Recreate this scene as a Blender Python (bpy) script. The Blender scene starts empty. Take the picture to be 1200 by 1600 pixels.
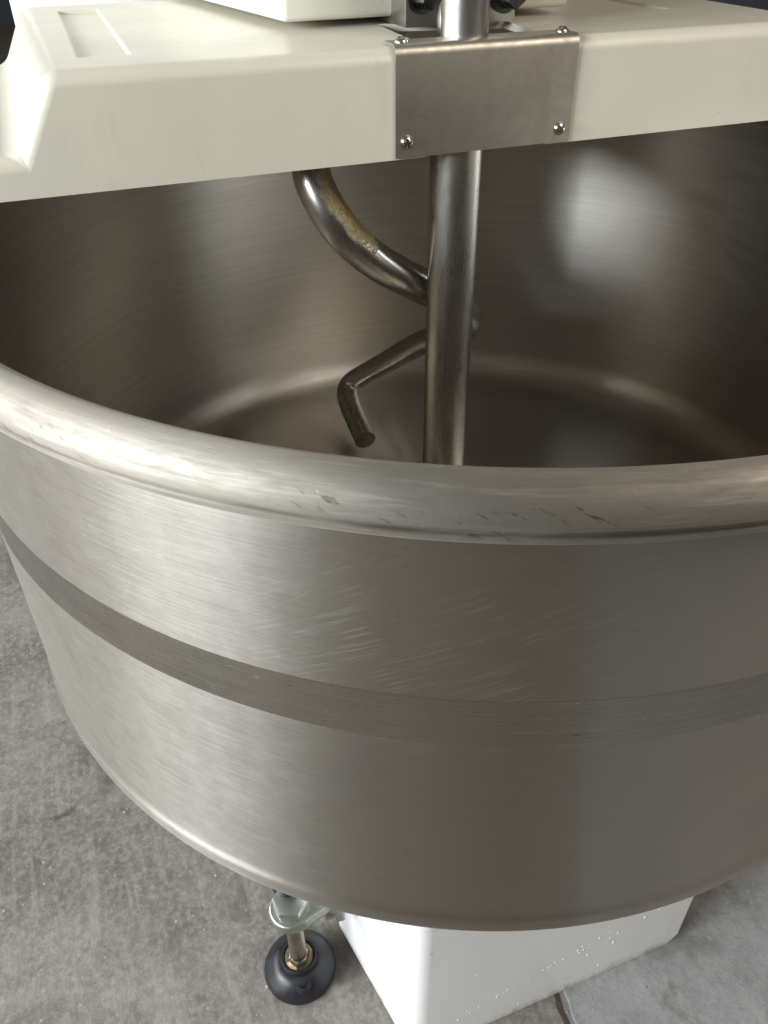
import bpy, bmesh, math, random
from mathutils import Vector, Matrix, noise

random.seed(7)
sc = bpy.context.scene
col = sc.collection
PI = math.pi

# ------------------------------------------------------------------ camera
CAM = Vector((0.0, -0.82384, 0.23868))
yaw, pitch, roll, fpx = -0.11234, -0.65293, -0.01145, 1277.877
fw = Vector((math.sin(yaw) * math.cos(pitch), math.cos(yaw) * math.cos(pitch), math.sin(pitch)))
r0 = Vector((math.cos(yaw), -math.sin(yaw), 0.0))
u0 = r0.cross(fw)
rt = r0 * math.cos(roll) + u0 * math.sin(roll)
up = -r0 * math.sin(roll) + u0 * math.cos(roll)
cd = bpy.data.cameras.new('camera')
cam = bpy.data.objects.new('camera', cd)
col.objects.link(cam)
m3 = Matrix((rt, up, -fw)).transposed()
cam.matrix_world = Matrix.Translation(CAM) @ m3.to_4x4()
cd.sensor_fit = 'VERTICAL'
cd.sensor_height = 36.0
cd.lens = fpx / 1600.0 * 36.0
cd.clip_start = 0.01
cd.clip_end = 200.0
sc.camera = cam

# ------------------------------------------------------------------ world and lamps (a workshop with its door open on the left)
w = bpy.data.worlds.new('World')
sc.world = w
w.use_nodes = True
bg = w.node_tree.nodes['Background']
bg.inputs['Color'].default_value = (1.0, 0.94, 0.84, 1)
bg.inputs['Strength'].default_value = 0.215


def area(name, loc, target, sx, sy, power, color, spread=180):
    l = bpy.data.lights.new(name, 'AREA')
    l.shape = 'RECTANGLE'
    l.size, l.size_y = sx, sy
    l.energy = power
    l.color = color
    l.spread = math.radians(spread)
    o = bpy.data.objects.new(name, l)
    col.objects.link(o)
    d = Vector(target) - Vector(loc)
    o.location = loc
    o.rotation_euler = d.to_track_quat('-Z', 'Y').to_euler()
    return o


area('doorway_light', (-3.9, -0.75, 1.20), (0, 0, 0.9), 4.4, 1.8, 285, (0.92, 0.965, 1.0))
area('inner_spot_lamp', (-2.52, -2.47, 0.85), (0.24, 0.44, -0.18), 1.6, 0.62, 240, (0.87, 0.945, 1.0))  # unseen lamp added to make the bright spot on the right inner wall
area('window_light', (3.4, -1.06, 0.72), (-0.34, 0.37, -0.14), 1.8, 0.6, 7, (1.0, 0.93, 0.80))
area('cover_fill_lamp', (1.15, -0.50, 1.10), (0.30, 0.20, 0.0), 0.9, 0.9, 15, (1.0, 0.93, 0.79))  # added fill, hung low at the right to brighten that end of the cover

vs = sc.view_settings
sc.display_settings.display_device = 'sRGB'
vs.view_transform = 'Standard'
vs.look = 'None'
vs.exposure = -0.45
vs.gamma = 1.0

# ------------------------------------------------------------------ frame of the machine
ZF = -0.82                                  # workshop floor, the bowl rim being z = 0
ANG = math.atan(0.4898)
e1 = Vector((math.cos(ANG), math.sin(ANG), 0))
nb = Vector((-math.sin(ANG), math.cos(ANG), 0))
ORG = Vector((0, 0.0739, 0))


def to_local(P):
    d = Vector(P) - ORG
    return Vector((d.dot(e1), d.dot(nb), P[2]))


KF = (0.23868 - ZF) / 0.85868               # sizes measured on a floor at -0.62, carried to ZF


def gp(x, y):
    return (x * KF, CAM.y + (y - CAM.y) * KF)


BC = to_local((0, 0, 0))                    # bowl axis in the machine's frame

# ------------------------------------------------------------------ node helpers


class NT:
    def __init__(self, name):
        self.m = bpy.data.materials.new(name)
        self.m.use_nodes = True
        self.t = self.m.node_tree
        self.b = self.t.nodes['Principled BSDF']

    def n(self, typ, **kw):
        nd = self.t.nodes.new(typ)
        for k, v in kw.items():
            setattr(nd, k, v)
        return nd

    def put(self, sock, v):
        if isinstance(v, bpy.types.NodeSocket):
            self.t.links.new(v, sock)
        elif v is not None:
            if sock.type == 'RGBA' and len(v) == 3:
                v = (*v, 1)
            sock.default_value = v

    def set(self, **kw):
        for k, v in kw.items():
            self.put(self.b.inputs[k.replace('_', ' ')], v)

    def math(self, op, a, b=None, c=None, clamp=False):
        nd = self.n('ShaderNodeMath', operation=op, use_clamp=clamp)
        self.put(nd.inputs[0], a)
        self.put(nd.inputs[1], b)
        self.put(nd.inputs[2], c)
        return nd.outputs[0]

    def mix(self, f, a, b, mode='MIX'):
        nd = self.n('ShaderNodeMix', data_type='RGBA', blend_type=mode)
        self.put(nd.inputs[0], f)
        self.put(nd.inputs[6], a)
        self.put(nd.inputs[7], b)
        return nd.outputs[2]

    def rng(self, v, a, b, c=0.0, d=1.0):
        nd = self.n('ShaderNodeMapRange')
        self.put(nd.inputs[0], v)
        for i, x in enumerate((a, b, c, d)):
            self.put(nd.inputs[i + 1], x)
        return nd.outputs[0]

    def map(self, v, scale=(1, 1, 1), rot=(0, 0, 0), loc=(0, 0, 0)):
        nd = self.n('ShaderNodeMapping')
        self.put(nd.inputs[0], v)
        if any(rot):                        # turn first, then stretch
            nd.vector_type = 'TEXTURE'
            scale = tuple(1 / x for x in scale)
        nd.inputs['Scale'].default_value = scale
        nd.inputs['Rotation'].default_value = rot
        nd.inputs['Location'].default_value = loc
        return nd.outputs[0]

    def noise(self, v, scale=1.0, detail=3.0, rough=0.5, dist=0.0):
        nd = self.n('ShaderNodeTexNoise')
        self.put(nd.inputs['Vector'], v)
        nd.inputs['Scale'].default_value = scale
        nd.inputs['Detail'].default_value = detail
        nd.inputs['Roughness'].default_value = rough
        nd.inputs['Distortion'].default_value = dist
        return nd.outputs[0]

    def obj(self):
        return self.n('ShaderNodeTexCoord').outputs['Object']

    def uv(self):
        return self.n('ShaderNodeUVMap', uv_map='UVMap').outputs[0]

    def sep(self, v):
        nd = self.n('ShaderNodeSeparateXYZ')
        self.put(nd.inputs[0], v)
        return nd.outputs

    def spot(self, v, c, r, soft=0.5):
        """1 inside an ellipse (centre c, radii r) fading out at its edge; v is a uv vector"""
        x = self.map(v, scale=(1 / r[0], 1 / r[1], 0), loc=(-c[0] / r[0], -c[1] / r[1], 0))
        l = self.n('ShaderNodeVectorMath', operation='LENGTH')
        self.put(l.inputs[0], x)
        return self.rng(l.outputs['Value'], 1.0, 1.0 - soft, 0, 1)

    def bump(self, h, strength=0.2, dist=0.001, normal=None):
        nd = self.n('ShaderNodeBump')
        nd.inputs['Strength'].default_value = strength
        nd.inputs['Distance'].default_value = dist
        self.put(nd.inputs['Height'], h)
        if normal is not None:
            self.put(nd.inputs['Normal'], normal)
        return nd.outputs[0]


# ------------------------------------------------------------------ materials
def steel_round(name, base=(0.50, 0.485, 0.455), rough=0.30, aniso=0.75, marks=None, rot=0.25):
    """brushed stainless steel turned round z; uv = (metres round, metres along the profile)"""
    g = NT(name)
    uv = g.uv()
    s1 = g.noise(g.map(uv, (16, 620, 1)), 1, 4, 0.65)
    s2 = g.noise(g.map(uv, (30, 2600, 1)), 1, 2, 0.6)
    cloud = g.noise(g.obj(), 8, 5, 0.6, 0.6)
    fine = g.noise(g.obj(), 60, 4, 0.65)
    c = g.mix(g.rng(cloud, 0.3, 0.75), tuple(x * 0.96 for x in base), tuple(x * 1.03 for x in base))
    c = g.mix(g.rng(s1, 0.3, 0.7, 0, 0.35), c, tuple(x * 0.78 for x in base))
    r = g.math('ADD', g.rng(s1, 0.25, 0.75, rough - 0.04, rough + 0.05), g.rng(fine, 0.3, 0.7, -0.012, 0.018))
    r = g.math('ADD', r, g.rng(cloud, 0.35, 0.7, -0.006, 0.008))
    h = g.math('ADD', s1, g.math('MULTIPLY', s2, 0.6))
    if marks:
        c, r, h = marks(g, uv, c, r, h)
    tg = g.n('ShaderNodeTangent', direction_type='RADIAL', axis='Z')
    g.set(Base_Color=c, Metallic=1.0, Roughness=r, Anisotropic=aniso, Anisotropic_Rotation=rot,
          Tangent=tg.outputs[0], Normal=g.bump(h, 0.12, 0.0006))
    return g.m


def wall_marks(g, uv, c, r, h):
    # diagonal rubbing marks on the front
    d = g.noise(g.map(uv, (14, 420, 1), (0, 0, math.radians(27))), 1, 3, 0.6)
    dm = g.math('MULTIPLY', g.rng(d, 0.50, 0.70), g.spot(uv, (-0.005, -0.120), (0.13, 0.11), 0.6))
    patch = g.noise(g.map(uv, (22, 30, 1)), 1, 3, 0.5)
    dm = g.math('MULTIPLY', dm, g.rng(patch, 0.40, 0.56))
    c = g.mix(g.math('MULTIPLY', dm, 0.75), c, (0.62, 0.585, 0.535))
    r = g.math('ADD', r, g.math('MULTIPLY', dm, 0.08))
    d2 = g.noise(g.map(uv, (18, 500, 1), (0, 0, math.radians(20)), (3, 7, 0)), 1, 3, 0.6)
    dm2 = g.math('MULTIPLY', g.rng(d2, 0.56, 0.74), g.rng(patch, 0.5, 0.7))
    c = g.mix(g.math('MULTIPLY', dm2, 0.35), c, (0.58, 0.56, 0.53))
    for (sx, sy, an, th, loc_) in ((5, 520, 38, 0.735, (1, 2, 0)), (7, 600, -12, 0.74, (4, 1, 0)), (4, 460, 63, 0.745, (7, 5, 0))):
        d3 = g.noise(g.map(uv, (sx, sy, 1), (0, 0, math.radians(an)), loc_), 1, 2, 0.5)
        c = g.mix(g.rng(d3, th, th + 0.05, 0, 0.45), c, (0.70, 0.67, 0.62))
    # upright hairlines low on the left
    hl = g.noise(g.map(uv, (520, 9, 1), (0, 0, math.radians(4))), 1, 2, 0.5, 0.25)
    hm = g.math('MULTIPLY', g.rng(hl, 0.70, 0.76), g.spot(uv, (-0.165, -0.285), (0.075, 0.11), 0.6))
    c = g.mix(g.math('MULTIPLY', hm, 0.65), c, (0.10, 0.095, 0.09))
    # fine dark flecks
    fl = g.noise(g.map(uv, (90, 420, 1), (0, 0, 0.35)), 1, 2, 0.5)
    fm = g.rng(fl, 0.755, 0.79)
    c = g.mix(g.math('MULTIPLY', fm, 0.6), c, (0.12, 0.11, 0.10))
    # light specks
    sp = g.noise(g.map(uv, (300, 300, 1)), 1, 1, 0.5)
    c = g.mix(g.math('MULTIPLY', g.rng(sp, 0.80, 0.84), 0.6), c, (0.85, 0.84, 0.82))
    # dull watery stain
    st = g.noise(g.map(uv, (9, 5, 1), (0, 0, 0), (2, 1, 0)), 1, 4, 0.55, 1.0)
    sm = g.rng(st, 0.52, 0.68)
    c = g.mix(g.math('MULTIPLY', sm, 0.08), c, (0.36, 0.36, 0.37))
        # ring lines low on the wall
    v = g.sep(uv)[1]
    ln = g.noise(g.map(uv, (4, 1500, 1)), 1, 2, 0.5)
    lm = g.math('MULTIPLY', g.rng(ln, 0.66, 0.72), g.math('MULTIPLY', g.rng(v, -0.335, -0.35), g.rng(v, -0.42, -0.40)))
    c = g.mix(g.math('MULTIPLY', lm, 0.6), c, (0.13, 0.12, 0.11))
    return c, r, h


def rim_marks(g, uv, c, r, h):
    v = g.sep(uv)[1]
    zone = g.math('MULTIPLY', g.rng(v, 0.053, 0.060), g.rng(v, 0.080, 0.074))
    fl = g.noise(g.map(uv, (55, 230, 1), (0, 0, 0.5)), 1, 3, 0.6)
    big = g.noise(g.map(uv, (9, 20, 1)), 1, 2, 0.5)
    fm = g.math('MULTIPLY', g.math('MULTIPLY', g.rng(fl, 0.585, 0.64), zone), g.rng(big, 0.44, 0.56))
    c = g.mix(g.math('MULTIPLY', fm, 0.8), c, (0.06, 0.055, 0.05))
    lt = g.noise(g.map(uv, (260, 60, 1), (0, 0, -0.4)), 1, 2, 0.5)
    lm = g.math('MULTIPLY', g.rng(lt, 0.72, 0.80), g.rng(big, 0.46, 0.60))
    c = g.mix(g.math('MULTIPLY', lm, 0.5), c, (0.82, 0.81, 0.78))
    r = g.math('ADD', r, g.math('MULTIPLY', g.rng(big, 0.4, 0.65), 0.08))
    ln = g.noise(g.map(uv, (3, 900, 1)), 1, 2, 0.5)
    c = g.mix(g.math('MULTIPLY', g.rng(ln, 0.6, 0.72), g.math('MULTIPLY', zone, 0.5)), c, (0.14, 0.13, 0.12))
    wear = g.noise(g.map(uv, (22, 120, 1)), 1, 5, 0.7)
    c = g.mix(g.rng(wear, 0.42, 0.66, 0, 0.6), c, (0.23, 0.215, 0.195))
    pol = g.noise(g.map(uv, (14, 200, 1), (0, 0, 0), (3, 3, 0)), 1, 4, 0.65)
    c = g.mix(g.rng(pol, 0.55, 0.72, 0, 0.5), c, (0.58, 0.55, 0.50))
    r = g.math('ADD', r, g.rng(wear, 0.35, 0.7, -0.05, 0.08))
    dl = g.math('MULTIPLY', g.rng(v, 0.0690, 0.0715), g.rng(v, 0.0775, 0.0745))
    db = g.noise(g.map(uv, (12, 60, 1), (0, 0, 0), (6, 2, 0)), 1, 3, 0.6)
    c = g.mix(g.math('MULTIPLY', dl, g.rng(db, 0.38, 0.6, 0.1, 0.8)), c, (0.10, 0.09, 0.08))
    wa = g.noise(g.map(uv, (5, 3, 1)), 1, 3, 0.5)
    c = g.mix(g.rng(wa, 0.45, 0.65, 0, 0.35), c, (0.40, 0.35, 0.28))
    return c, r, h


def band_marks(g, uv, c, r, h):
    ln = g.noise(g.map(uv, (9, 800, 1)), 1, 3, 0.65)
    c = g.mix(g.rng(ln, 0.30, 0.72), (0.29, 0.268, 0.238), (0.40, 0.37, 0.328))
    sp = g.noise(g.map(uv, (60, 260, 1)), 1, 2, 0.5)
    c = g.mix(g.math('MULTIPLY', g.rng(sp, 0.72, 0.78), 0.8), c, (0.75, 0.74, 0.70))
    sd = g.noise(g.map(uv, (70, 350, 1), (0, 0, 0.2), (5, 5, 0)), 1, 2, 0.5)
    c = g.mix(g.math('MULTIPLY', g.rng(sd, 0.70, 0.76), 0.7), c, (0.05, 0.05, 0.05))
    return c, r, g.math('MULTIPLY', ln, 1.5)


def inner_marks(g, uv, c, r, h):
    st = g.noise(g.map(uv, (60, 7, 1)), 1, 4, 0.6)
    v = g.sep(uv)[1]
    low = g.math('MULTIPLY', g.math('MULTIPLY', g.rng(v, 0.62, 0.54), g.rng(v, 0.42, 0.46)), g.rng(st, 0.45, 0.7))
    c = g.mix(g.math('MULTIPLY', low, 0.35), c, (0.62, 0.60, 0.55))
    d = g.noise(g.map(uv, (10, 300, 1), (0, 0, math.radians(10))), 1, 3, 0.6)
    c = g.mix(g.rng(d, 0.58, 0.75, 0, 0.25), c, (0.68, 0.66, 0.62))
    sk = g.noise(g.map(uv, (3, 170, 1), (0, 0, 0), (2, 9, 0)), 1, 4, 0.65)
    c = g.mix(g.rng(sk, 0.35, 0.65, 0, 0.38), c, (0.36, 0.34, 0.31))
    sk2 = g.noise(g.map(uv, (5, 90, 1), (0, 0, math.radians(7)), (2, 9, 0)), 1, 4, 0.65)
    r = g.math('ADD', r, g.rng(sk2, 0.3, 0.7, -0.03, 0.04))
    wa = g.noise(g.map(uv, (4, 4, 1), (0, 0, 0), (4, 2, 0)), 1, 3, 0.5)
    c = g.mix(g.rng(wa, 0.45, 0.68, 0, 0.35), c, (0.47, 0.42, 0.34))
    return c, r, h


STEEL = (0.42, 0.388, 0.345)
M_wall = steel_round('bowl_outside_steel', STEEL, 0.35, 0.86, wall_marks)
M_inner = steel_round('bowl_inside_steel', (0.585, 0.556, 0.512), 0.335, 0.91, inner_marks)
M_rim = steel_round('rim_steel', (0.365, 0.337, 0.292), 0.60, 0.6, rim_marks)
M_band = steel_round('dull_band_steel', (0.43, 0.405, 0.365), 0.25, 0.5, band_marks)


def bar_steel(name, base, rough, grease=False):
    g = NT(name)
    uv = g.uv()
    s = g.noise(g.map(uv, (700, 45, 1)), 1, 3, 0.6)
    cl = g.noise(g.map(uv, (25, 12, 1)), 1, 4, 0.6)
    c = g.mix(g.rng(cl, 0.3, 0.7), tuple(x * 0.90 for x in base), tuple(x * 1.05 for x in base))
    sc_ = g.noise(g.map(uv, (160, 90, 1), (0, 0, 0.6)), 1, 3, 0.6)
    c = g.mix(g.rng(sc_, 0.66, 0.74, 0, 0.45), c, (0.16, 0.13, 0.09))
    r = g.math('ADD', g.rng(s, 0.3, 0.7, rough - 0.03, rough + 0.03), g.rng(cl, 0.4, 0.7, 0, 0.06))
    h = s
    met = 1.0
    nrm = g.bump(h, 0.08, 0.0004)
    if grease:
        a = g.sep(uv)
        gr = g.noise(g.map(uv, (45, 60, 1)), 1, 5, 0.65, 0.5)
        # residue on the upper side of the first bend; v runs along the bar in metres
        ge = g.n('ShaderNodeNewGeometry')
        dt = g.n('ShaderNodeVectorMath', operation='DOT_PRODUCT')
        g.put(dt.inputs[0], ge.outputs['Normal'])
        dt.inputs[1].default_value = (0.70, 0.05, 0.71)
        k = g.math('MULTIPLY', g.rng(dt.outputs['Value'], 0.15, 0.75), g.math('MULTIPLY', g.rng(a[1], GV0, GV0 + 0.02), g.rng(a[1], GV0 + 0.17, GV0 + 0.13)))
        k = g.rng(g.math('ADD', k, g.math('MULTIPLY', g.math('SUBTRACT', gr, 0.5), 1.3)), 0.31, 0.70)
        lump = g.noise(g.map(uv, (160, 190, 1)), 1, 3, 0.6)
        gc = g.mix(g.rng(lump, 0.35, 0.7), (0.16, 0.105, 0.025), (0.42, 0.29, 0.075))
        k = g.math('MULTIPLY', k, g.rng(lump, 0.30, 0.62, 0.6, 0.97))
        c = g.mix(k, c, gc)
        met = g.math('SUBTRACT', 1.0, g.math('MULTIPLY', k, 0.9))
        r = g.math('ADD', r, g.math('MULTIPLY', k, 0.05))
        nrm = g.bump(g.math('MULTIPLY', g.math('ADD', lump, 0.6), k), 0.45, 0.003, nrm)
    g.set(Base_Color=c, Metallic=met, Roughness=r, Normal=nrm)
    return g.m


GV0 = 0.262
M_bar = bar_steel('breaker_bar_steel', (0.50, 0.48, 0.45), 0.27)
M_hook = bar_steel('hook_steel', (0.55, 0.53, 0.49), 0.24, True)


def plain_steel(name, base, rough, blotch=0.3, scale=40, stretch=(1, 1, 1), tint=None):
    g = NT(name)
    o = g.obj()
    n1 = g.noise(g.map(o, stretch), scale, 5, 0.65)
    n2 = g.noise(o, 900, 2, 0.5)
    n3 = g.noise(g.map(o, (1, 1, 0.35)), 22, 4, 0.6, 0.8)
    c = g.mix(g.rng(n1, 0.3, 0.7), tuple(x * (1 - blotch) for x in base), tuple(x * (1 + blotch * 0.4) for x in base))
    if tint:
        c = g.mix(g.rng(n3, 0.50, 0.68, 0, 0.5), c, tint)
    r = g.math('ADD', g.rng(n1, 0.3, 0.7, rough + 0.05, rough - 0.04), g.rng(n2, 0.3, 0.7, -0.03, 0.03))
    g.set(Base_Color=c, Metallic=1.0, Roughness=r, Normal=g.bump(n2, 0.06, 0.0005))
    return g.m


M_plate = plain_steel('dull_plate_steel', (0.52, 0.485, 0.43), 0.42, 0.22, 60, (1, 1, 1), (0.42, 0.36, 0.25))
M_screw = plain_steel('screw_steel', (0.62, 0.60, 0.56), 0.2, 0.2, 120)
M_slot = plain_steel('recess_steel', (0.12, 0.11, 0.10), 0.5, 0.2, 120)
M_end = plain_steel('cut_end_steel', (0.22, 0.20, 0.17), 0.5, 0.3, 120)
M_bracket = plain_steel('bracket_steel', (0.55, 0.54, 0.51), 0.36, 0.2, 50)
M_zinc = plain_steel('zinc_plate', (0.52, 0.55, 0.50), 0.38, 0.3, 90, (1, 1, 1), (0.40, 0.44, 0.37))
M_stud = plain_steel('stud_steel', (0.58, 0.52, 0.44), 0.3, 0.35, 110, (1, 1, 0.5), (0.36, 0.22, 0.11))
M_washer = plain_steel('rusty_washer', (0.46, 0.37, 0.27), 0.38, 0.4, 120, (1, 1, 1), (0.30, 0.19, 0.10))
M_bolt = plain_steel('dark_bolt_steel', (0.12, 0.12, 0.12), 0.35, 0.4, 120)


def plastic(name, base, rough, dirt=(0.45, 0.38, 0.24), spec=0.5, dirt_amt=0.25, foot=None):
    g = NT(name)
    o = g.obj()
    n1 = g.noise(o, 9, 5, 0.6)
    n2 = g.noise(o, 340, 2, 0.5)
    n3 = g.noise(g.map(o, (1, 1, 0.3)), 26, 5, 0.65)
    c = g.mix(g.rng(n1, 0.35, 0.7), base, tuple(x * 0.94 for x in base))
    c = g.mix(g.rng(n3, 0.58, 0.8, 0, dirt_amt), c, dirt)
    if foot is not None:                    # floor grime splashed on the lowest few centimetres, and rubbed marks
        z = g.sep(o)[2]
        gm = g.noise(g.map(o, (1, 1, 0.4)), 70, 5, 0.7)
        gk = g.math('ADD', g.rng(z, foot + 0.035, foot), g.math('MULTIPLY', g.math('SUBTRACT', gm, 0.5), 1.6))
        c = g.mix(g.rng(gk, 0.55, 1.1, 0, 0.75), c, (0.30, 0.27, 0.23))
        ru = g.noise(g.map(o, (9, 9, 160), (0.25, 0.2, 0)), 1, 3, 0.6)
        c = g.mix(g.rng(ru, 0.64, 0.74, 0, 0.25), c, (0.45, 0.42, 0.38))
    fl = g.noise(o, 130, 1, 0.4)
    c = g.mix(g.rng(fl, 0.81, 0.83, 0, 0.6), c, (0.22, 0.18, 0.13))
    r = g.math('ADD', g.rng(n1, 0.3, 0.7, rough - 0.05, rough + 0.06), 0.0)
    h = g.math('ADD', g.math('MULTIPLY', n2, 0.25), g.math('MULTIPLY', g.noise(o, 30, 3, 0.5), 1.0))
    g.set(Base_Color=c, Roughness=r, Specular_IOR_Level=spec, Normal=g.bump(h, 0.10, 0.0012))
    return g.m


M_cover = plastic('cream_plastic', (0.67, 0.63, 0.525), 0.33)
M_head = plastic('ivory_paint', (0.72, 0.70, 0.60), 0.32)
M_base = plastic('white_base_paint', (0.80, 0.785, 0.76), 0.34, (0.5, 0.46, 0.40), 0.5, 0.15, foot=ZF)
M_white = plastic('white_paint', (0.82, 0.805, 0.78), 0.34, (0.5, 0.46, 0.40), 0.5, 0.12)


def rubber():
    g = NT('black_rubber')
    o = g.obj()
    n = g.noise(o, 60, 4, 0.6)
    d = g.noise(g.map(o, (1, 1, 2)), 110, 4, 0.65)
    c = g.mix(g.rng(n, 0.4, 0.7), (0.008, 0.008, 0.010), (0.02, 0.02, 0.024))
    c = g.mix(g.rng(d, 0.62, 0.74, 0, 0.3), c, (0.16, 0.15, 0.14))
    g.set(Base_Color=c, Roughness=g.rng(n, 0.3, 0.7, 0.32, 0.5), Normal=g.bump(d, 0.15, 0.001))
    return g.m


M_rubber = rubber()


def concrete(name, tone, dark):
    g = NT(name)
    o = g.obj()
    a = g.noise(o, 5.2, 6, 0.62, 0.5)
    b = g.noise(o, 14, 6, 0.68, 0.3)
    f = g.noise(o, 120, 4, 0.7)
    ff = g.noise(o, 520, 2, 0.6)
    c = g.mix(g.rng(a, 0.30, 0.70), tuple(x * 0.48 for x in tone), tone)
    c = g.mix(g.rng(b, 0.42, 0.72, 0, 0.75), c, dark)
    c = g.mix(g.rng(f, 0.42, 0.7, 0, 0.5), c, (0.36, 0.34, 0.31))
    c = g.mix(g.rng(ff, 0.52, 0.72, 0, 0.35), c, (0.11, 0.10, 0.095))
    st = g.noise(g.map(o, (1, 1, 1), (0, 0, 0), (3.1, 1.7, 0)), 7, 5, 0.7, 1.2)
    c = g.mix(g.rng(st, 0.54, 0.70, 0, 0.7), c, (0.095, 0.082, 0.068))
    sw = g.noise(g.map(o, (60, 6, 1), (0, 0, 0.5)), 1, 3, 0.6)
    c = g.mix(g.rng(sw, 0.54, 0.72, 0, 0.30), c, (0.36, 0.35, 0.33))
    vor = g.n('ShaderNodeTexVoronoi', feature='F1')
    g.put(vor.inputs['Vector'], o)
    vor.inputs['Scale'].default_value = 75
    chips = g.math('MULTIPLY', g.rng(vor.outputs['Distance'], 0.16, 0.11), g.rng(b, 0.50, 0.60))
    c = g.mix(g.math('MULTIPLY', chips, 0.75), c, (0.44, 0.41, 0.36))
    pn = g.noise(g.map(o, (1, 1.3, 1), (0, 0, 0.4), (0.3, 0.2, 0)), 62, 3, 0.6, 0.8)
    pits = g.math('MULTIPLY', g.rng(pn, 0.70, 0.735), g.rng(a, 0.46, 0.56))
    c = g.mix(g.math('MULTIPLY', pits, 0.8), c, (0.045, 0.04, 0.035))
    # dark smears; the one by the foot also paints in shade under the bowl
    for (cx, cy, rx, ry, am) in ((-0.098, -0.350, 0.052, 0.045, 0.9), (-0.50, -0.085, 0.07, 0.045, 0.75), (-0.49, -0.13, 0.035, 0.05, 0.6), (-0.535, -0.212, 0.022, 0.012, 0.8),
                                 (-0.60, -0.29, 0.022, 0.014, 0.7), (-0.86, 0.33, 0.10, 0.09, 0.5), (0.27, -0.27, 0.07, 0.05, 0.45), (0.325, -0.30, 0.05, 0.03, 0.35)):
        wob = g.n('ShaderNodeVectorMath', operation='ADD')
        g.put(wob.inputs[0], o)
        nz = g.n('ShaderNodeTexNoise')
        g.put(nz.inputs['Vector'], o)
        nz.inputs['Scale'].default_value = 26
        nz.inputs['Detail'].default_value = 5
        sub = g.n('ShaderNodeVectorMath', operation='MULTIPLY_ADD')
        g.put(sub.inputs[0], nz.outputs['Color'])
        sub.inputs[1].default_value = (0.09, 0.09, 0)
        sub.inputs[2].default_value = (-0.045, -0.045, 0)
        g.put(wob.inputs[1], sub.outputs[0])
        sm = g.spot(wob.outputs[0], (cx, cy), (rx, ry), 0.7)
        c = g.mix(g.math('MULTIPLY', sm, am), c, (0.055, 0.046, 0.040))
    h = g.math('ADD', g.math('MULTIPLY', b, 0.8), g.math('MULTIPLY', f, 0.35))
    h = g.math('SUBTRACT', h, g.math('MULTIPLY', pits, 0.5))
    h = g.math('ADD', h, g.math('MULTIPLY', chips, 0.15))
    g.set(Base_Color=c, Roughness=g.rng(b, 0.3, 0.7, 0.55, 0.78), Specular_IOR_Level=0.4, Normal=g.bump(h, 0.55, 0.004))
    return g.m


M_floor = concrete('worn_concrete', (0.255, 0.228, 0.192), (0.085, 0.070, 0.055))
M_slab = concrete('grey_concrete', (0.38, 0.38, 0.388), (0.16, 0.167, 0.166))


def flat(name, base, rough, scale=8, amt=0.25):
    g = NT(name)
    o = g.obj()
    n = g.noise(o, scale, 5, 0.6)
    g.set(Base_Color=g.mix(g.rng(n, 0.3, 0.7), tuple(x * (1 - amt) for x in base), base), Roughness=rough,
          Normal=g.bump(n, 0.2, 0.002))
    return g.m


M_wallpaint = flat('dark_wall_paint', (0.10, 0.112, 0.13), 0.7, 3)
M_grit = flat('pale_grit', (0.50, 0.44, 0.33), 0.8, 90)
M_groove = flat('crack_dirt', (0.15, 0.138, 0.122), 0.9, 60)

# ------------------------------------------------------------------ mesh helpers


def link(name, me, mat, parent=None, smooth=True, z=None):
    o = bpy.data.objects.new(name, me)
    col.objects.link(o)
    if mat is not None and not me.materials:
        me.materials.append(mat)
    if parent is not None:
        o.parent = parent
    if smooth:
        for p in me.polygons:
            p.use_smooth = True
    return o


def from_bm(name, bm, mat, parent=None, smooth=True, sharp=35):
    bmesh.ops.recalc_face_normals(bm, faces=bm.faces)
    if smooth and sharp:
        for e in bm.edges:
            if len(e.link_faces) == 2 and e.calc_face_angle(0) > math.radians(sharp):
                e.smooth = False
    me = bpy.data.meshes.new(name)
    bm.to_mesh(me)
    bm.free()
    return link(name, me, mat, parent, smooth)


def lathe_bm(prof, segs=192, closed=False, R0=0.5, v0=None, sharp_close=True):
    """turn a profile [(r, z)] about z; uv.x = R0 * azimuth (0 towards -y), uv.y = z for v0 'z' else length"""
    bm = bmesh.new()
    uvl = bm.loops.layers.uv.new('UVMap')
    L = [0.0]
    for a, b in zip(prof, prof[1:]):
        L.append(L[-1] + math.hypot(b[0] - a[0], b[1] - a[1]))
    vv = [p[1] for p in prof] if v0 == 'z' else L
    ring = []
    for i in range(segs):
        t = -PI + 2 * PI * i / segs
        s, c = math.sin(t), -math.cos(t)
        ring.append([bm.verts.new((p[0] * s, p[0] * c, p[1])) if p[0] > 1e-6 else None for p in prof])
    ax = {}
    for j, p in enumerate(prof):
        if p[0] <= 1e-6:
            ax[j] = bm.verts.new((0, 0, p[1]))
    for i in range(segs):
        k = (i + 1) % segs
        ua, ub = R0 * (-PI + 2 * PI * i / segs), R0 * (-PI + 2 * PI * (i + 1) / segs)
        n = len(prof)
        for j in range(n if closed else n - 1):
            j2 = (j + 1) % n
            q = []
            for (a, b, u, v) in ((i, j, ua, vv[j]), (k, j, ub, vv[j]), (k, j2, ub, vv[j2]), (i, j2, ua, vv[j2])):
                vert = ax[b] if b in ax else ring[a][b]
                if not any(vert is x[0] for x in q):
                    q.append((vert, u, v))
            if len(q) >= 3:
                f = bm.faces.new([x[0] for x in q])
                for lp, x in zip(f.loops, q):
                    lp[uvl].uv = (x[1], x[2])
    return bm


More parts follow.
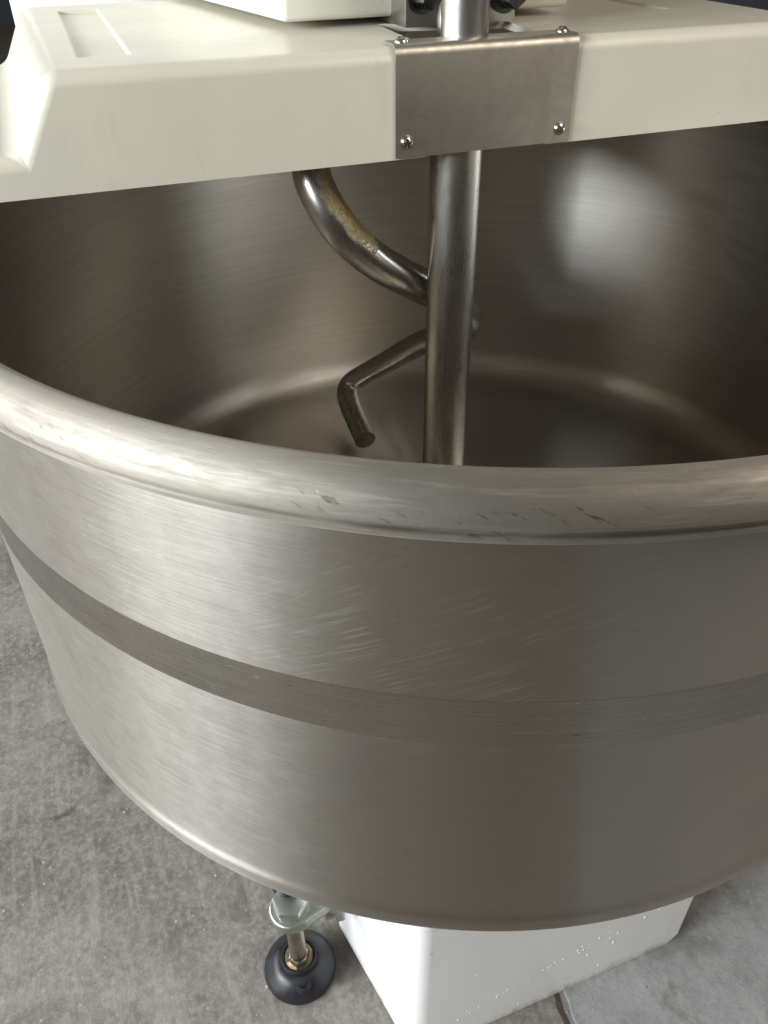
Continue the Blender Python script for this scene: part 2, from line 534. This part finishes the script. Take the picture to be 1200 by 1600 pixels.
def arc(cx, cz, r, a0, a1, n, rz=None):
    rz = rz or r
    return [(cx + r * math.cos(math.radians(a0 + (a1 - a0) * i / n)), cz + rz * math.sin(math.radians(a0 + (a1 - a0) * i / n)))
            for i in range(n + 1)]


def tube_bm(pts, rads, segs=28, cap0=True, cap1=True, fillet=0.0025):
    """sweep a circle along pts; uv = (metres round from the top, metres along)"""
    bm = bmesh.new()
    uvl = bm.loops.layers.uv.new('UVMap')
    pts = [Vector(p) for p in pts]
    n = len(pts)
    rads = list(rads)
    # rounded end: pull in the last rings
    T = [(pts[min(i + 1, n - 1)] - pts[max(i - 1, 0)]).normalized() for i in range(n)]
    ref = Vector((0, 0, 1))
    if abs(T[0].dot(ref)) > 0.95:
        ref = Vector((1, 0, 0))
    N = (ref - T[0] * ref.dot(T[0])).normalized()
    rings, vs_ = [], []
    L = 0
    for i in range(n):
        if i:
            N = (N - T[i] * N.dot(T[i])).normalized()
            L += (pts[i] - pts[i - 1]).length
        B = T[i].cross(N)
        rings.append([bm.verts.new(pts[i] + (N * math.cos(2 * PI * j / segs) + B * math.sin(2 * PI * j / segs)) * rads[i])
                      for j in range(segs)])
        vs_.append(L)
    rm = max(rads)
    for i in range(n - 1):
        for j in range(segs):
            j2 = (j + 1) % segs
            f = bm.faces.new((rings[i][j], rings[i][j2], rings[i + 1][j2], rings[i + 1][j]))
            jj = j if j < segs / 2 else j - segs
            ua, ub = rm * 2 * PI * jj / segs, rm * 2 * PI * (jj + 1) / segs
            for lp, (u, v) in zip(f.loops, ((ua, vs_[i]), (ub, vs_[i]), (ub, vs_[i + 1]), (ua, vs_[i + 1]))):
                lp[uvl].uv = (u, v)
    if cap0:
        bm.faces.new(rings[0])
    if cap1:
        bm.faces.new(rings[-1])
    return bm


def spline(pts, per=10):
    P = [Vector(p) for p in pts]
    P = [P[0] * 2 - P[1]] + P + [P[-1] * 2 - P[-2]]
    out = []
    for i in range(1, len(P) - 2):
        for k in range(per):
            t = k / per
            a, b, c, d = P[i - 1], P[i], P[i + 1], P[i + 2]
            out.append(0.5 * ((2 * b) + (c - a) * t + (2 * a - 5 * b + 4 * c - d) * t * t + (3 * b - a - 3 * c + d) * t ** 3))
    out.append(P[-2])
    return out


def prism_bm(poly, z0, z1):
    bm = bmesh.new()
    a = [bm.verts.new((x, y, z0)) for x, y in poly]
    b = [bm.verts.new((x, y, z1)) for x, y in poly]
    n = len(poly)
    bm.faces.new(a[::-1])
    bm.faces.new(b)
    for i in range(n):
        j = (i + 1) % n
        bm.faces.new((a[i], a[j], b[j], b[i]))
    return bm


def box_bm(x0, x1, y0, y1, z0, z1):
    return prism_bm([(x0, y0), (x1, y0), (x1, y1), (x0, y1)], z0, z1)


def bevel(bm, r, segs=4, pick=None):
    bm.normal_update()
    ed = [e for e in bm.edges if len(e.link_faces) == 2 and (pick(e) if pick else True)]
    bmesh.ops.bevel(bm, geom=ed, offset=r, segments=segs, profile=0.5, affect='EDGES', clamp_overlap=True)
    return bm


def boolean(o, cutters, op='DIFFERENCE'):
    for c in cutters:
        md = o.modifiers.new('b', 'BOOLEAN')
        md.operation = op
        md.solver = 'EXACT'
        md.object = c
    dg = bpy.context.evaluated_depsgraph_get()
    dg.update()
    me = bpy.data.meshes.new_from_object(o.evaluated_get(dg))
    o.modifiers.clear()
    o.data = me
    for c in cutters:
        bpy.data.objects.remove(c, do_unlink=True)


# ================================================================== SETTING
def structure(o, label):
    o['kind'] = 'structure'
    o['label'] = label
    return o


# floor: two slabs meeting along a jagged crack that runs out from under the machine
CK = gp(0.1245, -0.459)


def crack_x(y):
    n = noise.noise(Vector((y * 22, 3.1, 0.2))) * 0.007 + noise.noise(Vector((y * 75, 1.1, 5.2))) * 0.0028
    return CK[0] + (CK[1] - y) * 0.42 + n


ys = [-7.0, -2.0, -1.2] + [-0.9 + 0.006 * i for i in range(150)] + [0.3, 1.2, 3.0, 9.0]
rows = []
bm = bmesh.new()
for y in ys:
    x = crack_x(y) if -0.95 < y < 0.05 else CK[0] + (CK[1] - y) * 0.42
    x = max(min(x, 2.4), -2.4)
    wd = 0.0060 * (1 + 0.8 * noise.noise(Vector((y * 40, 9, 2)))) if -0.95 < y < 0.02 else 0.0015
    rows.append([bm.verts.new(p) for p in ((-9, y, ZF), (x - wd - 0.002 - 0.004 * abs(noise.noise(Vector((y * 60, 2, 7)))), y, ZF), (x - wd, y, ZF - 0.0012), (x, y, ZF - 0.005),
                                           (x + wd, y, ZF - 0.0010), (x + wd + 0.002 + 0.004 * abs(noise.noise(Vector((y * 60, 8, 3)))), y, ZF), (9, y, ZF))])
for a, b in zip(rows, rows[1:]):
    for j in range(6):
        f = bm.faces.new((a[j], a[j + 1], b[j + 1], b[j]))
        f.material_index = 1 if j in (2, 3) else (0 if j < 2 else 2)
fo = from_bm('floor', bm, None, None, smooth=False)
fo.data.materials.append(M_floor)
fo.data.materials.append(M_groove)
fo.data.materials.append(M_slab)
structure(fo, 'worn grey concrete workshop floor with stains, grit and a crack')

bw = from_bm('wall', box_bm(-9, 9, 8.2, 8.4, ZF, 2.6), M_wallpaint, None, smooth=False)
structure(bw, 'dark workshop wall far behind the mixer')

# ================================================================== THE MIXER
mixer = bpy.data.objects.new('dough_mixer', None)
col.objects.link(mixer)
mixer.location = (ORG.x, ORG.y, 0.0)
mixer.location.z = ZF
mixer.rotation_euler = (0, 0, ANG)
mixer['label'] = 'large spiral dough mixer with stainless steel bowl and cream plastic bowl cover'
mixer['category'] = 'dough mixer'


def part(name, bm, mat, parent=mixer, smooth=True, sharp=35, label=None):
    o = from_bm(name, bm, mat, parent, smooth, sharp)
    if parent is mixer:
        o.location = (0, 0, -ZF)            # meshes are written with the rim at z = 0
    if label:
        o['label'] = label
    return o


# ---- bowl (turned so that its own -y looks at the photographer)
RO, RI = 0.5005, 0.4885
ZB = -0.4554                                # lowest outline
FZ = -0.450                                 # floor of the bowl inside
prof_out = [(0.499, -0.010), (0.5, -0.022)] + [(0.5, -0.022 - 0.02 * i) for i in range(1, 19)]
prof_out += [(0.5, -0.396), (0.5, -0.404), (0.5004, -0.407), (0.5016, -0.410), (0.5028, -0.4125), (0.5030, -0.415)]
prof_out += [(0.5024 - 0.034 + 0.034 * math.cos(math.radians(a)), -0.4208 + 0.034 * math.sin(math.radians(a))) for a in
             (-4, -12, -22, -32, -42, -52, -62, -72, -82, -90)]
prof_out += [(0.44, -0.4560), (0.30, -0.457), (0.0, -0.457)]
bm = lathe_bm(prof_out, 256, v0='z')
bowl = part('bowl', bm, M_wall, sharp=60)
bowl.location = (BC.x, BC.y, -ZF)
bowl.rotation_euler = (0, 0, -ANG)

FR = 0.052
prof_in = [(0.0, FZ), (0.11, FZ), (0.205, FZ), (0.209, FZ + 0.0004), (0.214, FZ - 0.0008), (0.219, FZ - 0.0010), (0.30, FZ - 0.001), (0.38, FZ - 0.001), (RI - FR - 0.02, FZ - 0.001)]
prof_in += [(RI - FR + FR * math.sin(math.radians(a)), FZ - 0.001 + FR - FR * math.cos(math.radians(a))) for a in range(0, 91, 6)]
prof_in += [(RI, -0.37 + 0.03 * i) for i in range(0, 12)] + [(RI, -0.022), (RI, -0.004)]
bm = lathe_bm(prof_in, 256, v0='z')
part('bowl_lining', bm, M_inner, bowl, sharp=60)

# rolled rim: round outside, flatter inside, with a small lip closing on the wall
RC, RR = 0.501, 0.01866
prof_rim = [(0.4890, -0.012)] + [(RC + (0.0128 if a > 90 else RR) * math.cos(math.radians(a)), RR * math.sin(math.radians(a))) for a in range(183, -18, -6)]
prof_rim += [(RC + 0.0172, -0.0066), (RC + 0.0164, -0.0076), (RC + 0.0166, -0.0086), (RC + 0.0162, -0.0105), (RC + 0.0148, -0.0135), (RC + 0.0122, -0.0165),
             (RC + 0.0090, -0.0188), (0.5060, -0.0202), (0.5003, -0.0206)]
bm = lathe_bm(prof_rim, 288)
part('rim', bm, M_rim, bowl, sharp=70)

bm = lathe_bm([(0.50008, -0.1499), (0.50008, -0.165), (0.50008, -0.178), (0.50008, -0.1930)], 256, v0='z')
part('band', bm, M_band, bowl, sharp=20, label='dull grey scratched band round the bowl wall')

# ---- breaker bar
bx_, by_ = -0.0075, 0.036
zz = [0.30, 0.150, 0.126, 0.112, 0.085] + [0.02 - 0.05 * i for i in range(0, 9)] + [-0.445]
rr = [0.0235, 0.0235, 0.0236, 0.0240, 0.028] + [0.028] * 9 + [0.028]
bar = part('breaker_bar', tube_bm([(bx_ + (0.003 if z > 0.10 else 0.0), by_, z) for z in zz], rr, 40), M_bar, sharp=50)

# ---- spiral hook
HK = [(0.02, 0.30, 0.100), (-0.05, 0.25, 0.092), (-0.112, 0.185, 0.070), (-0.146, 0.128, 0.035), (-0.1517, 0.0999, -0.0037), (-0.1481, 0.087, -0.0262), (-0.1362, 0.0763, -0.0519),
      (-0.1169, 0.0734, -0.0786), (-0.084, 0.0763, -0.1099), (-0.0407, 0.0835, -0.1397), (0.0071, 0.0941, -0.1713),
      (0.0480, 0.1150, -0.2069), (0.0660, 0.1320, -0.2330), (0.0600, 0.1560, -0.2590), (0.0290, 0.1990, -0.2849),
      (-0.012, 0.2487, -0.3340), (-0.0405, 0.2820, -0.3680), (-0.0560, 0.2920, -0.3840), (-0.0655, 0.2830, -0.3950), (-0.0695, 0.252, -0.4030), (-0.0705, 0.215, -0.4110),
      (-0.0710, 0.1795, -0.4190)]
hp = spline(HK, 8)
n = len(hp)
hr = []
for i in range(n):
    t = i / (n - 1)
    hr.append(0.0212 if t < 0.48 else 0.0212 + (0.0160 - 0.0212) * min(1, (t - 0.48) / 0.25))
bm = tube_bm(hp, hr, 32)
bm.faces.ensure_lookup_table()
bm.faces[-1].material_index = 1
hook = part('spiral_hook', bm, M_hook, sharp=50, label='spiral hook with brown grease on its upper bend')

hook.data.materials.append(M_end)

# ---- bowl cover: a moulded shell open underneath
ZT = 0.1195
outl = [(-0.56, 0.0215), (-0.56, 0.056), (-0.437, 0.056), (-0.402, ZT), (0.418, ZT), (0.455, 0.056), (0.56, 0.056), (0.56, 0.0215)]
D0, D1 = 0.0, 0.515
bm = bmesh.new()
fr = [bm.verts.new((x, D0, z)) for x, z in outl]
bk = [bm.verts.new((x - (0.012 if x < 0 else -0.012), D1, z)) for x, z in outl]
bm.faces.new(fr)
bm.faces.new(bk[::-1])
for i in range(len(outl)):
    j = (i + 1) % len(outl)
    bm.faces.new((fr[j], fr[i], bk[i], bk[j]))
bmesh.ops.recalc_face_normals(bm, faces=bm.faces)
bevel(bm, 0.0135, 5, lambda e: not all(v.co.z < 0.03 for v in e.verts))
inner = bmesh.new()
me = bpy.data.meshes.new('cover_tmp')
cover = part('bowl_cover', bm, M_cover, sharp=None)


def cutter(bm):
    bmesh.ops.recalc_face_normals(bm, faces=bm.faces)
    me = bpy.data.meshes.new('cut')
    bm.to_mesh(me)
    bm.free()
    o = bpy.data.objects.new('cut', me)
    col.objects.link(o)
    o.parent = mixer
    o.location = (0, 0, -ZF)
    return o


cuts = []
# the long shallow recesses moulded into the top
rec = box_bm(-0.371, -0.322, 0.066, 0.445, ZT - 0.004, ZT + 0.03)
bevel(rec, 0.0030, 3)
cuts.append(cutter(rec))
rec = box_bm(0.262, 0.318, 0.150, 0.445, ZT - 0.004, ZT + 0.03)
bevel(rec, 0.0030, 3)
cuts.append(cutter(rec))
# notch for the bar: wide above, narrower at the foot of the front face
cuts.append(cutter(prism_bm([(-0.0615, -0.05), (0.072, -0.05), (0.090, 0.135), (-0.050, 0.165)], -0.05, 0.2)))
# hollow underneath
hol = bmesh.new()
ol2 = [(-0.555, 0.0), (-0.555, 0.0515), (-0.433, 0.0515), (-0.398, ZT - 0.0075), (0.414, ZT - 0.0075), (0.451, 0.0515), (0.555, 0.0515), (0.555, 0.0)]
fr = [hol.verts.new((x, 0.0045, z)) for x, z in ol2]
bk = [hol.verts.new((x, D1 - 0.006, z)) for x, z in ol2]
hol.faces.new(fr)
hol.faces.new(bk[::-1])
for i in range(len(ol2)):
    j = (i + 1) % len(ol2)
    hol.faces.new((fr[j], fr[i], bk[i], bk[j]))
bmesh.ops.recalc_face_normals(hol, faces=hol.faces)
bevel(hol, 0.009, 4, lambda e: not all(v.co.z < 0.03 for v in e.verts))
cuts.append(cutter(hol))
bpy.context.view_layer.update()
boolean(cover, cuts)
bm = bmesh.new()
bm.from_mesh(cover.data)
for e in bm.edges:
    if len(e.link_faces) == 2:
        e.smooth = e.calc_face_angle(0) < math.radians(30)
bm.to_mesh(cover.data)
bm.free()
for p in cover.data.polygons:
    p.use_smooth = True
md = cover.modifiers.new('weighted', 'WEIGHTED_NORMAL')
md.keep_sharp = True

# ---- folded steel plate over the notch
PX0, PX1 = -0.0911, 0.1036
TH = 0.0016
bm = bmesh.new()
prof = [(0.0, 0.0236)]
rb = 0.0075
yo, zo = -0.0012, ZT + 0.0012
prof = [(yo, 0.0232), (yo, 0.06), (yo, zo - rb)]
prof += [(yo + rb - rb * math.cos(math.radians(a)), zo - rb + rb * math.sin(math.radians(a))) for a in range(15, 91, 15)]
prof += [(0.030, zo)]
ins = []
for i, (y, z) in enumerate(prof):
    a = prof[max(i - 1, 0)]
    b = prof[min(i + 1, len(prof) - 1)]
    d = Vector((b[0] - a[0], b[1] - a[1])).normalized()
    ins.append((y - d.y * TH, z + d.x * TH))
outer = [(y, z) for y, z in ins]
loop = outer + prof[::-1]
A = [bm.verts.new((PX0, y, z)) for y, z in loop]
B = [bm.verts.new((PX1, y, z)) for y, z in loop]
for i in range(len(loop)):
    j = (i + 1) % len(loop)
    bm.faces.new((A[i], A[j], B[j], B[i]))
bm.faces.new(A[::-1])
bm.faces.new(B)
plate = part('cover_plate', bm, M_plate, sharp=25)


def screw(parent, loc, normal, r=0.0066, spin=0.3):
    """pan head screw with a cross recess, its own axis along normal"""
    prof = [(0.0, 0.0042), (r * 0.35, 0.0041), (r * 0.65, 0.0034), (r * 0.88, 0.0022), (r, 0.0006), (r, -0.001)]
    bm = lathe_bm(prof, 28)
    o = part('screw', bm, M_screw, parent, sharp=60)
    q = Vector(normal).to_track_quat('Z', 'X')
    o.location = loc
    o.rotation_mode = 'QUATERNION'
    from mathutils import Quaternion
    o.rotation_quaternion = q @ Quaternion((0, 0, 1), spin)
    s = bmesh.new()
    for k in range(2):
        b = box_bm(-r * 0.62, r * 0.62, -0.0008, 0.0008, 0.0028, 0.00435 + 0.0001 * k)
        if k:
            bmesh.ops.rotate(b, cent=(0, 0, 0), matrix=Matrix.Rotation(PI / 2, 3, 'Z'), verts=b.verts)
        t = bpy.data.meshes.new('t')
        b.to_mesh(t)
        b.free()
        s.from_mesh(t)
        bpy.data.meshes.remove(t)
    part('cross_recess', s, M_slot, o, smooth=False)
    return o


ysf = yo - TH
screw(plate, (-0.0795, ysf, 0.0378), (0, -1, 0), spin=0.2)
screw(plate, (0.0915, ysf, 0.0365), (0, -1, 0), spin=0.7)
screw(plate, (-0.0790, 0.0150, zo + TH), (0, 0, 1), spin=0.4)
screw(plate, (0.0930, 0.0150, zo + TH), (0, 0, 1), spin=0.1)

# ---- head over the bowl and the body behind
ZH = 0.1275
bm = prism_bm([(-0.158, 0.148), (-0.036, 0.150), (-0.030, 0.156), (0.098, 0.156), (0.104, 0.150), (0.176, 0.148), (0.235, 0.60), (-0.235, 0.60)], ZH, 0.55)
bevel(bm, 0.010, 4, lambda e: not all(abs(v.co.y - 0.15) < 0.008 and -0.04 < v.co.x < 0.11 for v in e.verts))
part('head_housing', bm, M_head, sharp=60)
bm = box_bm(-0.427, 0.44, 0.60, 1.25, ZF + 0.02, 0.60)
bevel(bm, 0.012, 3)
part('body_cabinet', bm, M_white, sharp=60)

# ---- bracket that carries the bar
bm = box_bm(-0.0385, 0.088, 0.108, 0.20, 0.1215, 0.30)
bevel(bm, 0.0012, 2)
br = part('bar_bracket', bm, M_bracket, sharp=30)
bm = bmesh.new()
bmesh.ops.create_uvsphere(bm, u_segments=24, v_segments=16, radius=1.0, matrix=Matrix.Translation((-0.0135, 0.046, 0.143)) @ Matrix.Rotation(0.35, 4, 'Y') @ Matrix.Diagonal((0.0125, 0.016, 0.026, 1)))
part('weld_bead', bm, M_bracket, br, sharp=40).location = (0, 0, 0)
for bx, bz in ((-0.0190, 0.1525), (0.0765, 0.1490)):
    bm = bmesh.new()
    bmesh.ops.create_cone(bm, cap_ends=True, segments=6, radius1=0.0150, radius2=0.0150, depth=0.018)
    bevel(bm, 0.0012, 2)
    o = part('bolt', bm, M_bolt, br, sharp=30)
    o.location = (bx, 0.0965, bz)
    o.rotation_euler = (PI / 2, 0, 0.3)
    wz = part('washer', lathe_bm([(0.004, -0.0085), (0.0195, -0.0085), (0.0195, -0.0113), (0.004, -0.0113)], 28, closed=True), M_bolt, o, sharp=30)

# ---- base nose under the bowl
F = to_local((*gp(-0.0115, -0.530), 0))
Rr = to_local((*gp(0.2455, -0.398), 0))
L = to_local((*gp(-0.0975, -0.4180), 0))
poly = [(F.x, F.y), (Rr.x, Rr.y), (Rr.x + 0.03, Rr.y + 0.60), (L.x + 0.04, L.y + 0.55)]
poly = [(F.x, F.y), (Rr.x, Rr.y), (Rr.x + 0.005, Rr.y + 0.70), (L.x + 0.15, L.y + 0.60), (L.x, L.y)]
bm = prism_bm(poly, ZF + 0.001, -0.4595)
bevel(bm, 0.016, 5, lambda e: abs(e.verts[0].co.z - e.verts[1].co.z) > 0.05 and (e.verts[0].co.xy - F.xy).length < 0.01)
bmesh.ops.bisect_plane(bm, geom=bm.verts[:] + bm.edges[:] + bm.faces[:], plane_co=(Rr.x - 0.013, Rr.y, ZF), plane_no=(0.9, 0, -0.62), clear_outer=True)
bmesh.ops.holes_fill(bm, edges=[e for e in bm.edges if e.is_boundary])
nose = part('base_nose', bm, M_base, sharp=50)

# blistered paint on the right face
bm = bmesh.new()
d = (Rr - F).normalized()
nrm = Vector((d.y, -d.x, 0))
lenF = (Rr - F).length
for k in range(48):
    row = random.random()
    s = random.uniform(0.03, lenF - 0.006)
    if random.random() < 0.7:
        zc = ZF + KF * (0.028 + 0.075 * (s / lenF) ** 0.8 + random.gauss(0, 0.0035))
    else:
        zc = random.uniform(ZF + 0.02, ZF + 0.15)
    c = F + d * s + nrm * 0.0001
    rad = random.uniform(0.0006, 0.0019)
    M = Matrix.Translation((c.x, c.y, zc)) @ Matrix.Rotation(math.atan2(nrm.y, nrm.x), 4, 'Z') @ Matrix.Diagonal((0.30, random.uniform(0.6, 1.3), random.uniform(0.8, 1.9), 1))
    bmesh.ops.create_icosphere(bm, subdivisions=1, radius=rad, matrix=M)
bl = part('paint_blister', bm, M_base, nose, smooth=True, sharp=None)
bl.location = (0, 0, 0)
bl['kind'] = 'stuff'

# ---- levelling foot
FC = to_local((*gp(-0.130, -0.4625), 0))
foot = bpy.data.objects.new('levelling_foot', None)
col.objects.link(foot)
foot.parent = mixer
foot.location = (FC.x, FC.y, 0.0)
foot.scale = (KF, KF, KF)
foot.rotation_euler = (0, 0, -ANG)          # axes as the world's


def fpart(name, bm, mat, sharp=35, parent=None):
    return from_bm(name, bm, mat, parent or foot, True, sharp)


prof = [(0.0, 0.0005), (0.0335, 0.0005), (0.0353, 0.0015), (0.0358, 0.0045), (0.0350, 0.0075)] + [(0.0345 - 0.0165 * t, 0.0085 + 0.0145 * math.sin(t * PI / 2)) for t in (0.1, 0.3, 0.5, 0.7, 0.9, 1.0)]
prof += [(0.0176, 0.0262), (0.0168, 0.0272), (0.0148, 0.0272), (0.0142, 0.0262), (0.0140, 0.0200), (0.0, 0.0200)]
pad = fpart('rubber_pad', lathe_bm(prof, 64, R0=0.036), M_rubber)
# boss with a fixing hole on the near side of the pad
hb = lathe_bm([(0.0034, 0.0), (0.0034, 0.0085), (0.0044, 0.0100), (0.0068, 0.0098), (0.0078, 0.008), (0.0086, -0.006)], 24)
bmesh.ops.translate(hb, verts=hb.verts, vec=(0.0085, -0.0225, 0.0100))
boss = fpart('hole_boss', hb, M_rubber)
hd = lathe_bm([(0.0, 0.002), (0.0035, 0.002)], 20)
bmesh.ops.translate(hd, verts=hd.verts, vec=(0.0085, -0.0225, 0.0115))
fpart('hole_floor', hd, M_groove)
fpart('washer', lathe_bm([(0.0, 0.0235), (0.0085, 0.0235), (0.0118, 0.0247), (0.0136, 0.0258), (0.0136, 0.0215), (0.0, 0.0212)], 40), M_washer)
bm = bmesh.new()
bmesh.ops.create_cone(bm, cap_ends=True, segments=6, radius1=0.0100, radius2=0.0100, depth=0.006, matrix=Matrix.Translation((0, 0, 0.0275)))
bevel(bm, 0.0008, 2)
fpart('hex_nut', bm, M_stud)
# threaded stud
ZL = 0.111
prof = [(0.0, 0.025)]
z = 0.025
while z < ZL + 0.0225:
    prof += [(0.0076, z), (0.0081, z + 0.0006)]
    z += 0.0012
prof += [(0.0078, ZL + 0.0235), (0.0, ZL + 0.0240)]
fpart('stud', lathe_bm(prof, 28, R0=0.008), M_stud, sharp=80)
ta = math.radians(22)                       # the lug points from the stud to the base nose
pts = []
for a in range(90, 271, 15):
    pts.append((0.0205 * math.cos(math.radians(a)), 0.0205 * math.sin(math.radians(a))))
pts += [(0.009, -0.0195), (0.020, -0.0150), (0.034, -0.0105), (0.0385, -0.0110), (0.0385, 0.026), (0.026, 0.0215), (0.012, 0.0205)]


def lugpart(name, bm, mat):
    bmesh.ops.rotate(bm, cent=(0, 0, 0), matrix=Matrix.Rotation(ta, 3, 'Z'), verts=bm.verts)
    return fpart(name, bm, mat)


bm = prism_bm(pts, ZL, ZL + 0.0120)
bevel(bm, 0.0022, 3)
lug = lugpart('mounting_lug', bm, M_zinc)
bm = prism_bm([(0.0380, -0.0150), (0.0470, -0.0150), (0.0470, 0.045), (0.0380, 0.045)], ZL - 0.012, ZL + 0.0165)
bevel(bm, 0.0014, 2)
lugpart('flange', bm, M_zinc)
bm = prism_bm([(0.0465, 0.004), (0.075, 0.004), (0.075, 0.045), (0.0465, 0.045)], ZL - 0.002, ZL + 0.015)
lugpart('lug_neck', bm, M_zinc)
for yy, zb in ((-0.0085, ZL - 0.0030), (0.034, ZL - 0.0030)):
    bm = bmesh.new()
    bmesh.ops.create_cone(bm, cap_ends=True, segments=6, radius1=0.0062, radius2=0.0062, depth=0.010)
    bevel(bm, 0.0007, 2)
    bmesh.ops.rotate(bm, cent=(0, 0, 0), matrix=Matrix.Rotation(PI / 2, 3, 'Y'), verts=bm.verts)
    bmesh.ops.translate(bm, verts=bm.verts, vec=(0.0335, yy, zb))
    lugpart('flange_bolt', bm, M_screw)
bm = bmesh.new()
bmesh.ops.create_cone(bm, cap_ends=True, segments=6, radius1=0.0168, radius2=0.0168, depth=0.013, matrix=Matrix.Translation((0, 0, ZL + 0.0180)))
bevel(bm, 0.0010, 2)
bmesh.ops.rotate(bm, cent=(0, 0, 0), matrix=Matrix.Rotation(0.62, 3, 'Z'), verts=bm.verts)
fpart('lock_nut', bm, M_zinc)
cp = lathe_bm([(0.0, ZL + 0.043), (0.010, ZL + 0.0425), (0.0145, ZL + 0.040), (0.0155, ZL + 0.036), (0.0150, ZL + 0.0246), (0.0, ZL + 0.0246)], 32)
bmesh.ops.translate(cp, verts=cp.verts, vec=(-0.006, 0.016, 0))
fpart('stud_cap', cp, M_rubber)

# ================================================================== grit on the floor
bm = bmesh.new()
spots = [(*gp(-0.1591, -0.4835), 0.0024)]
for k in range(170):
    spots.append((random.uniform(-0.75, 0.6), random.uniform(-0.62, 0.15), random.choice((0.0004, 0.0006, 0.0007, 0.0010))))
for x, y, r in spots:
    M = Matrix.Translation((x, y, ZF + r * 0.4)) @ Matrix.Rotation(random.uniform(0, 3), 4, 'Z') @ Matrix.Diagonal((1, random.uniform(0.6, 1.5), 0.7, 1))
    bmesh.ops.create_icosphere(bm, subdivisions=1, radius=r, matrix=M)
gr = from_bm('grit', bm, M_grit, None, False)
gr['kind'] = 'stuff'
gr['label'] = 'pale grit scattered on the concrete floor'
gr['category'] = 'grit'
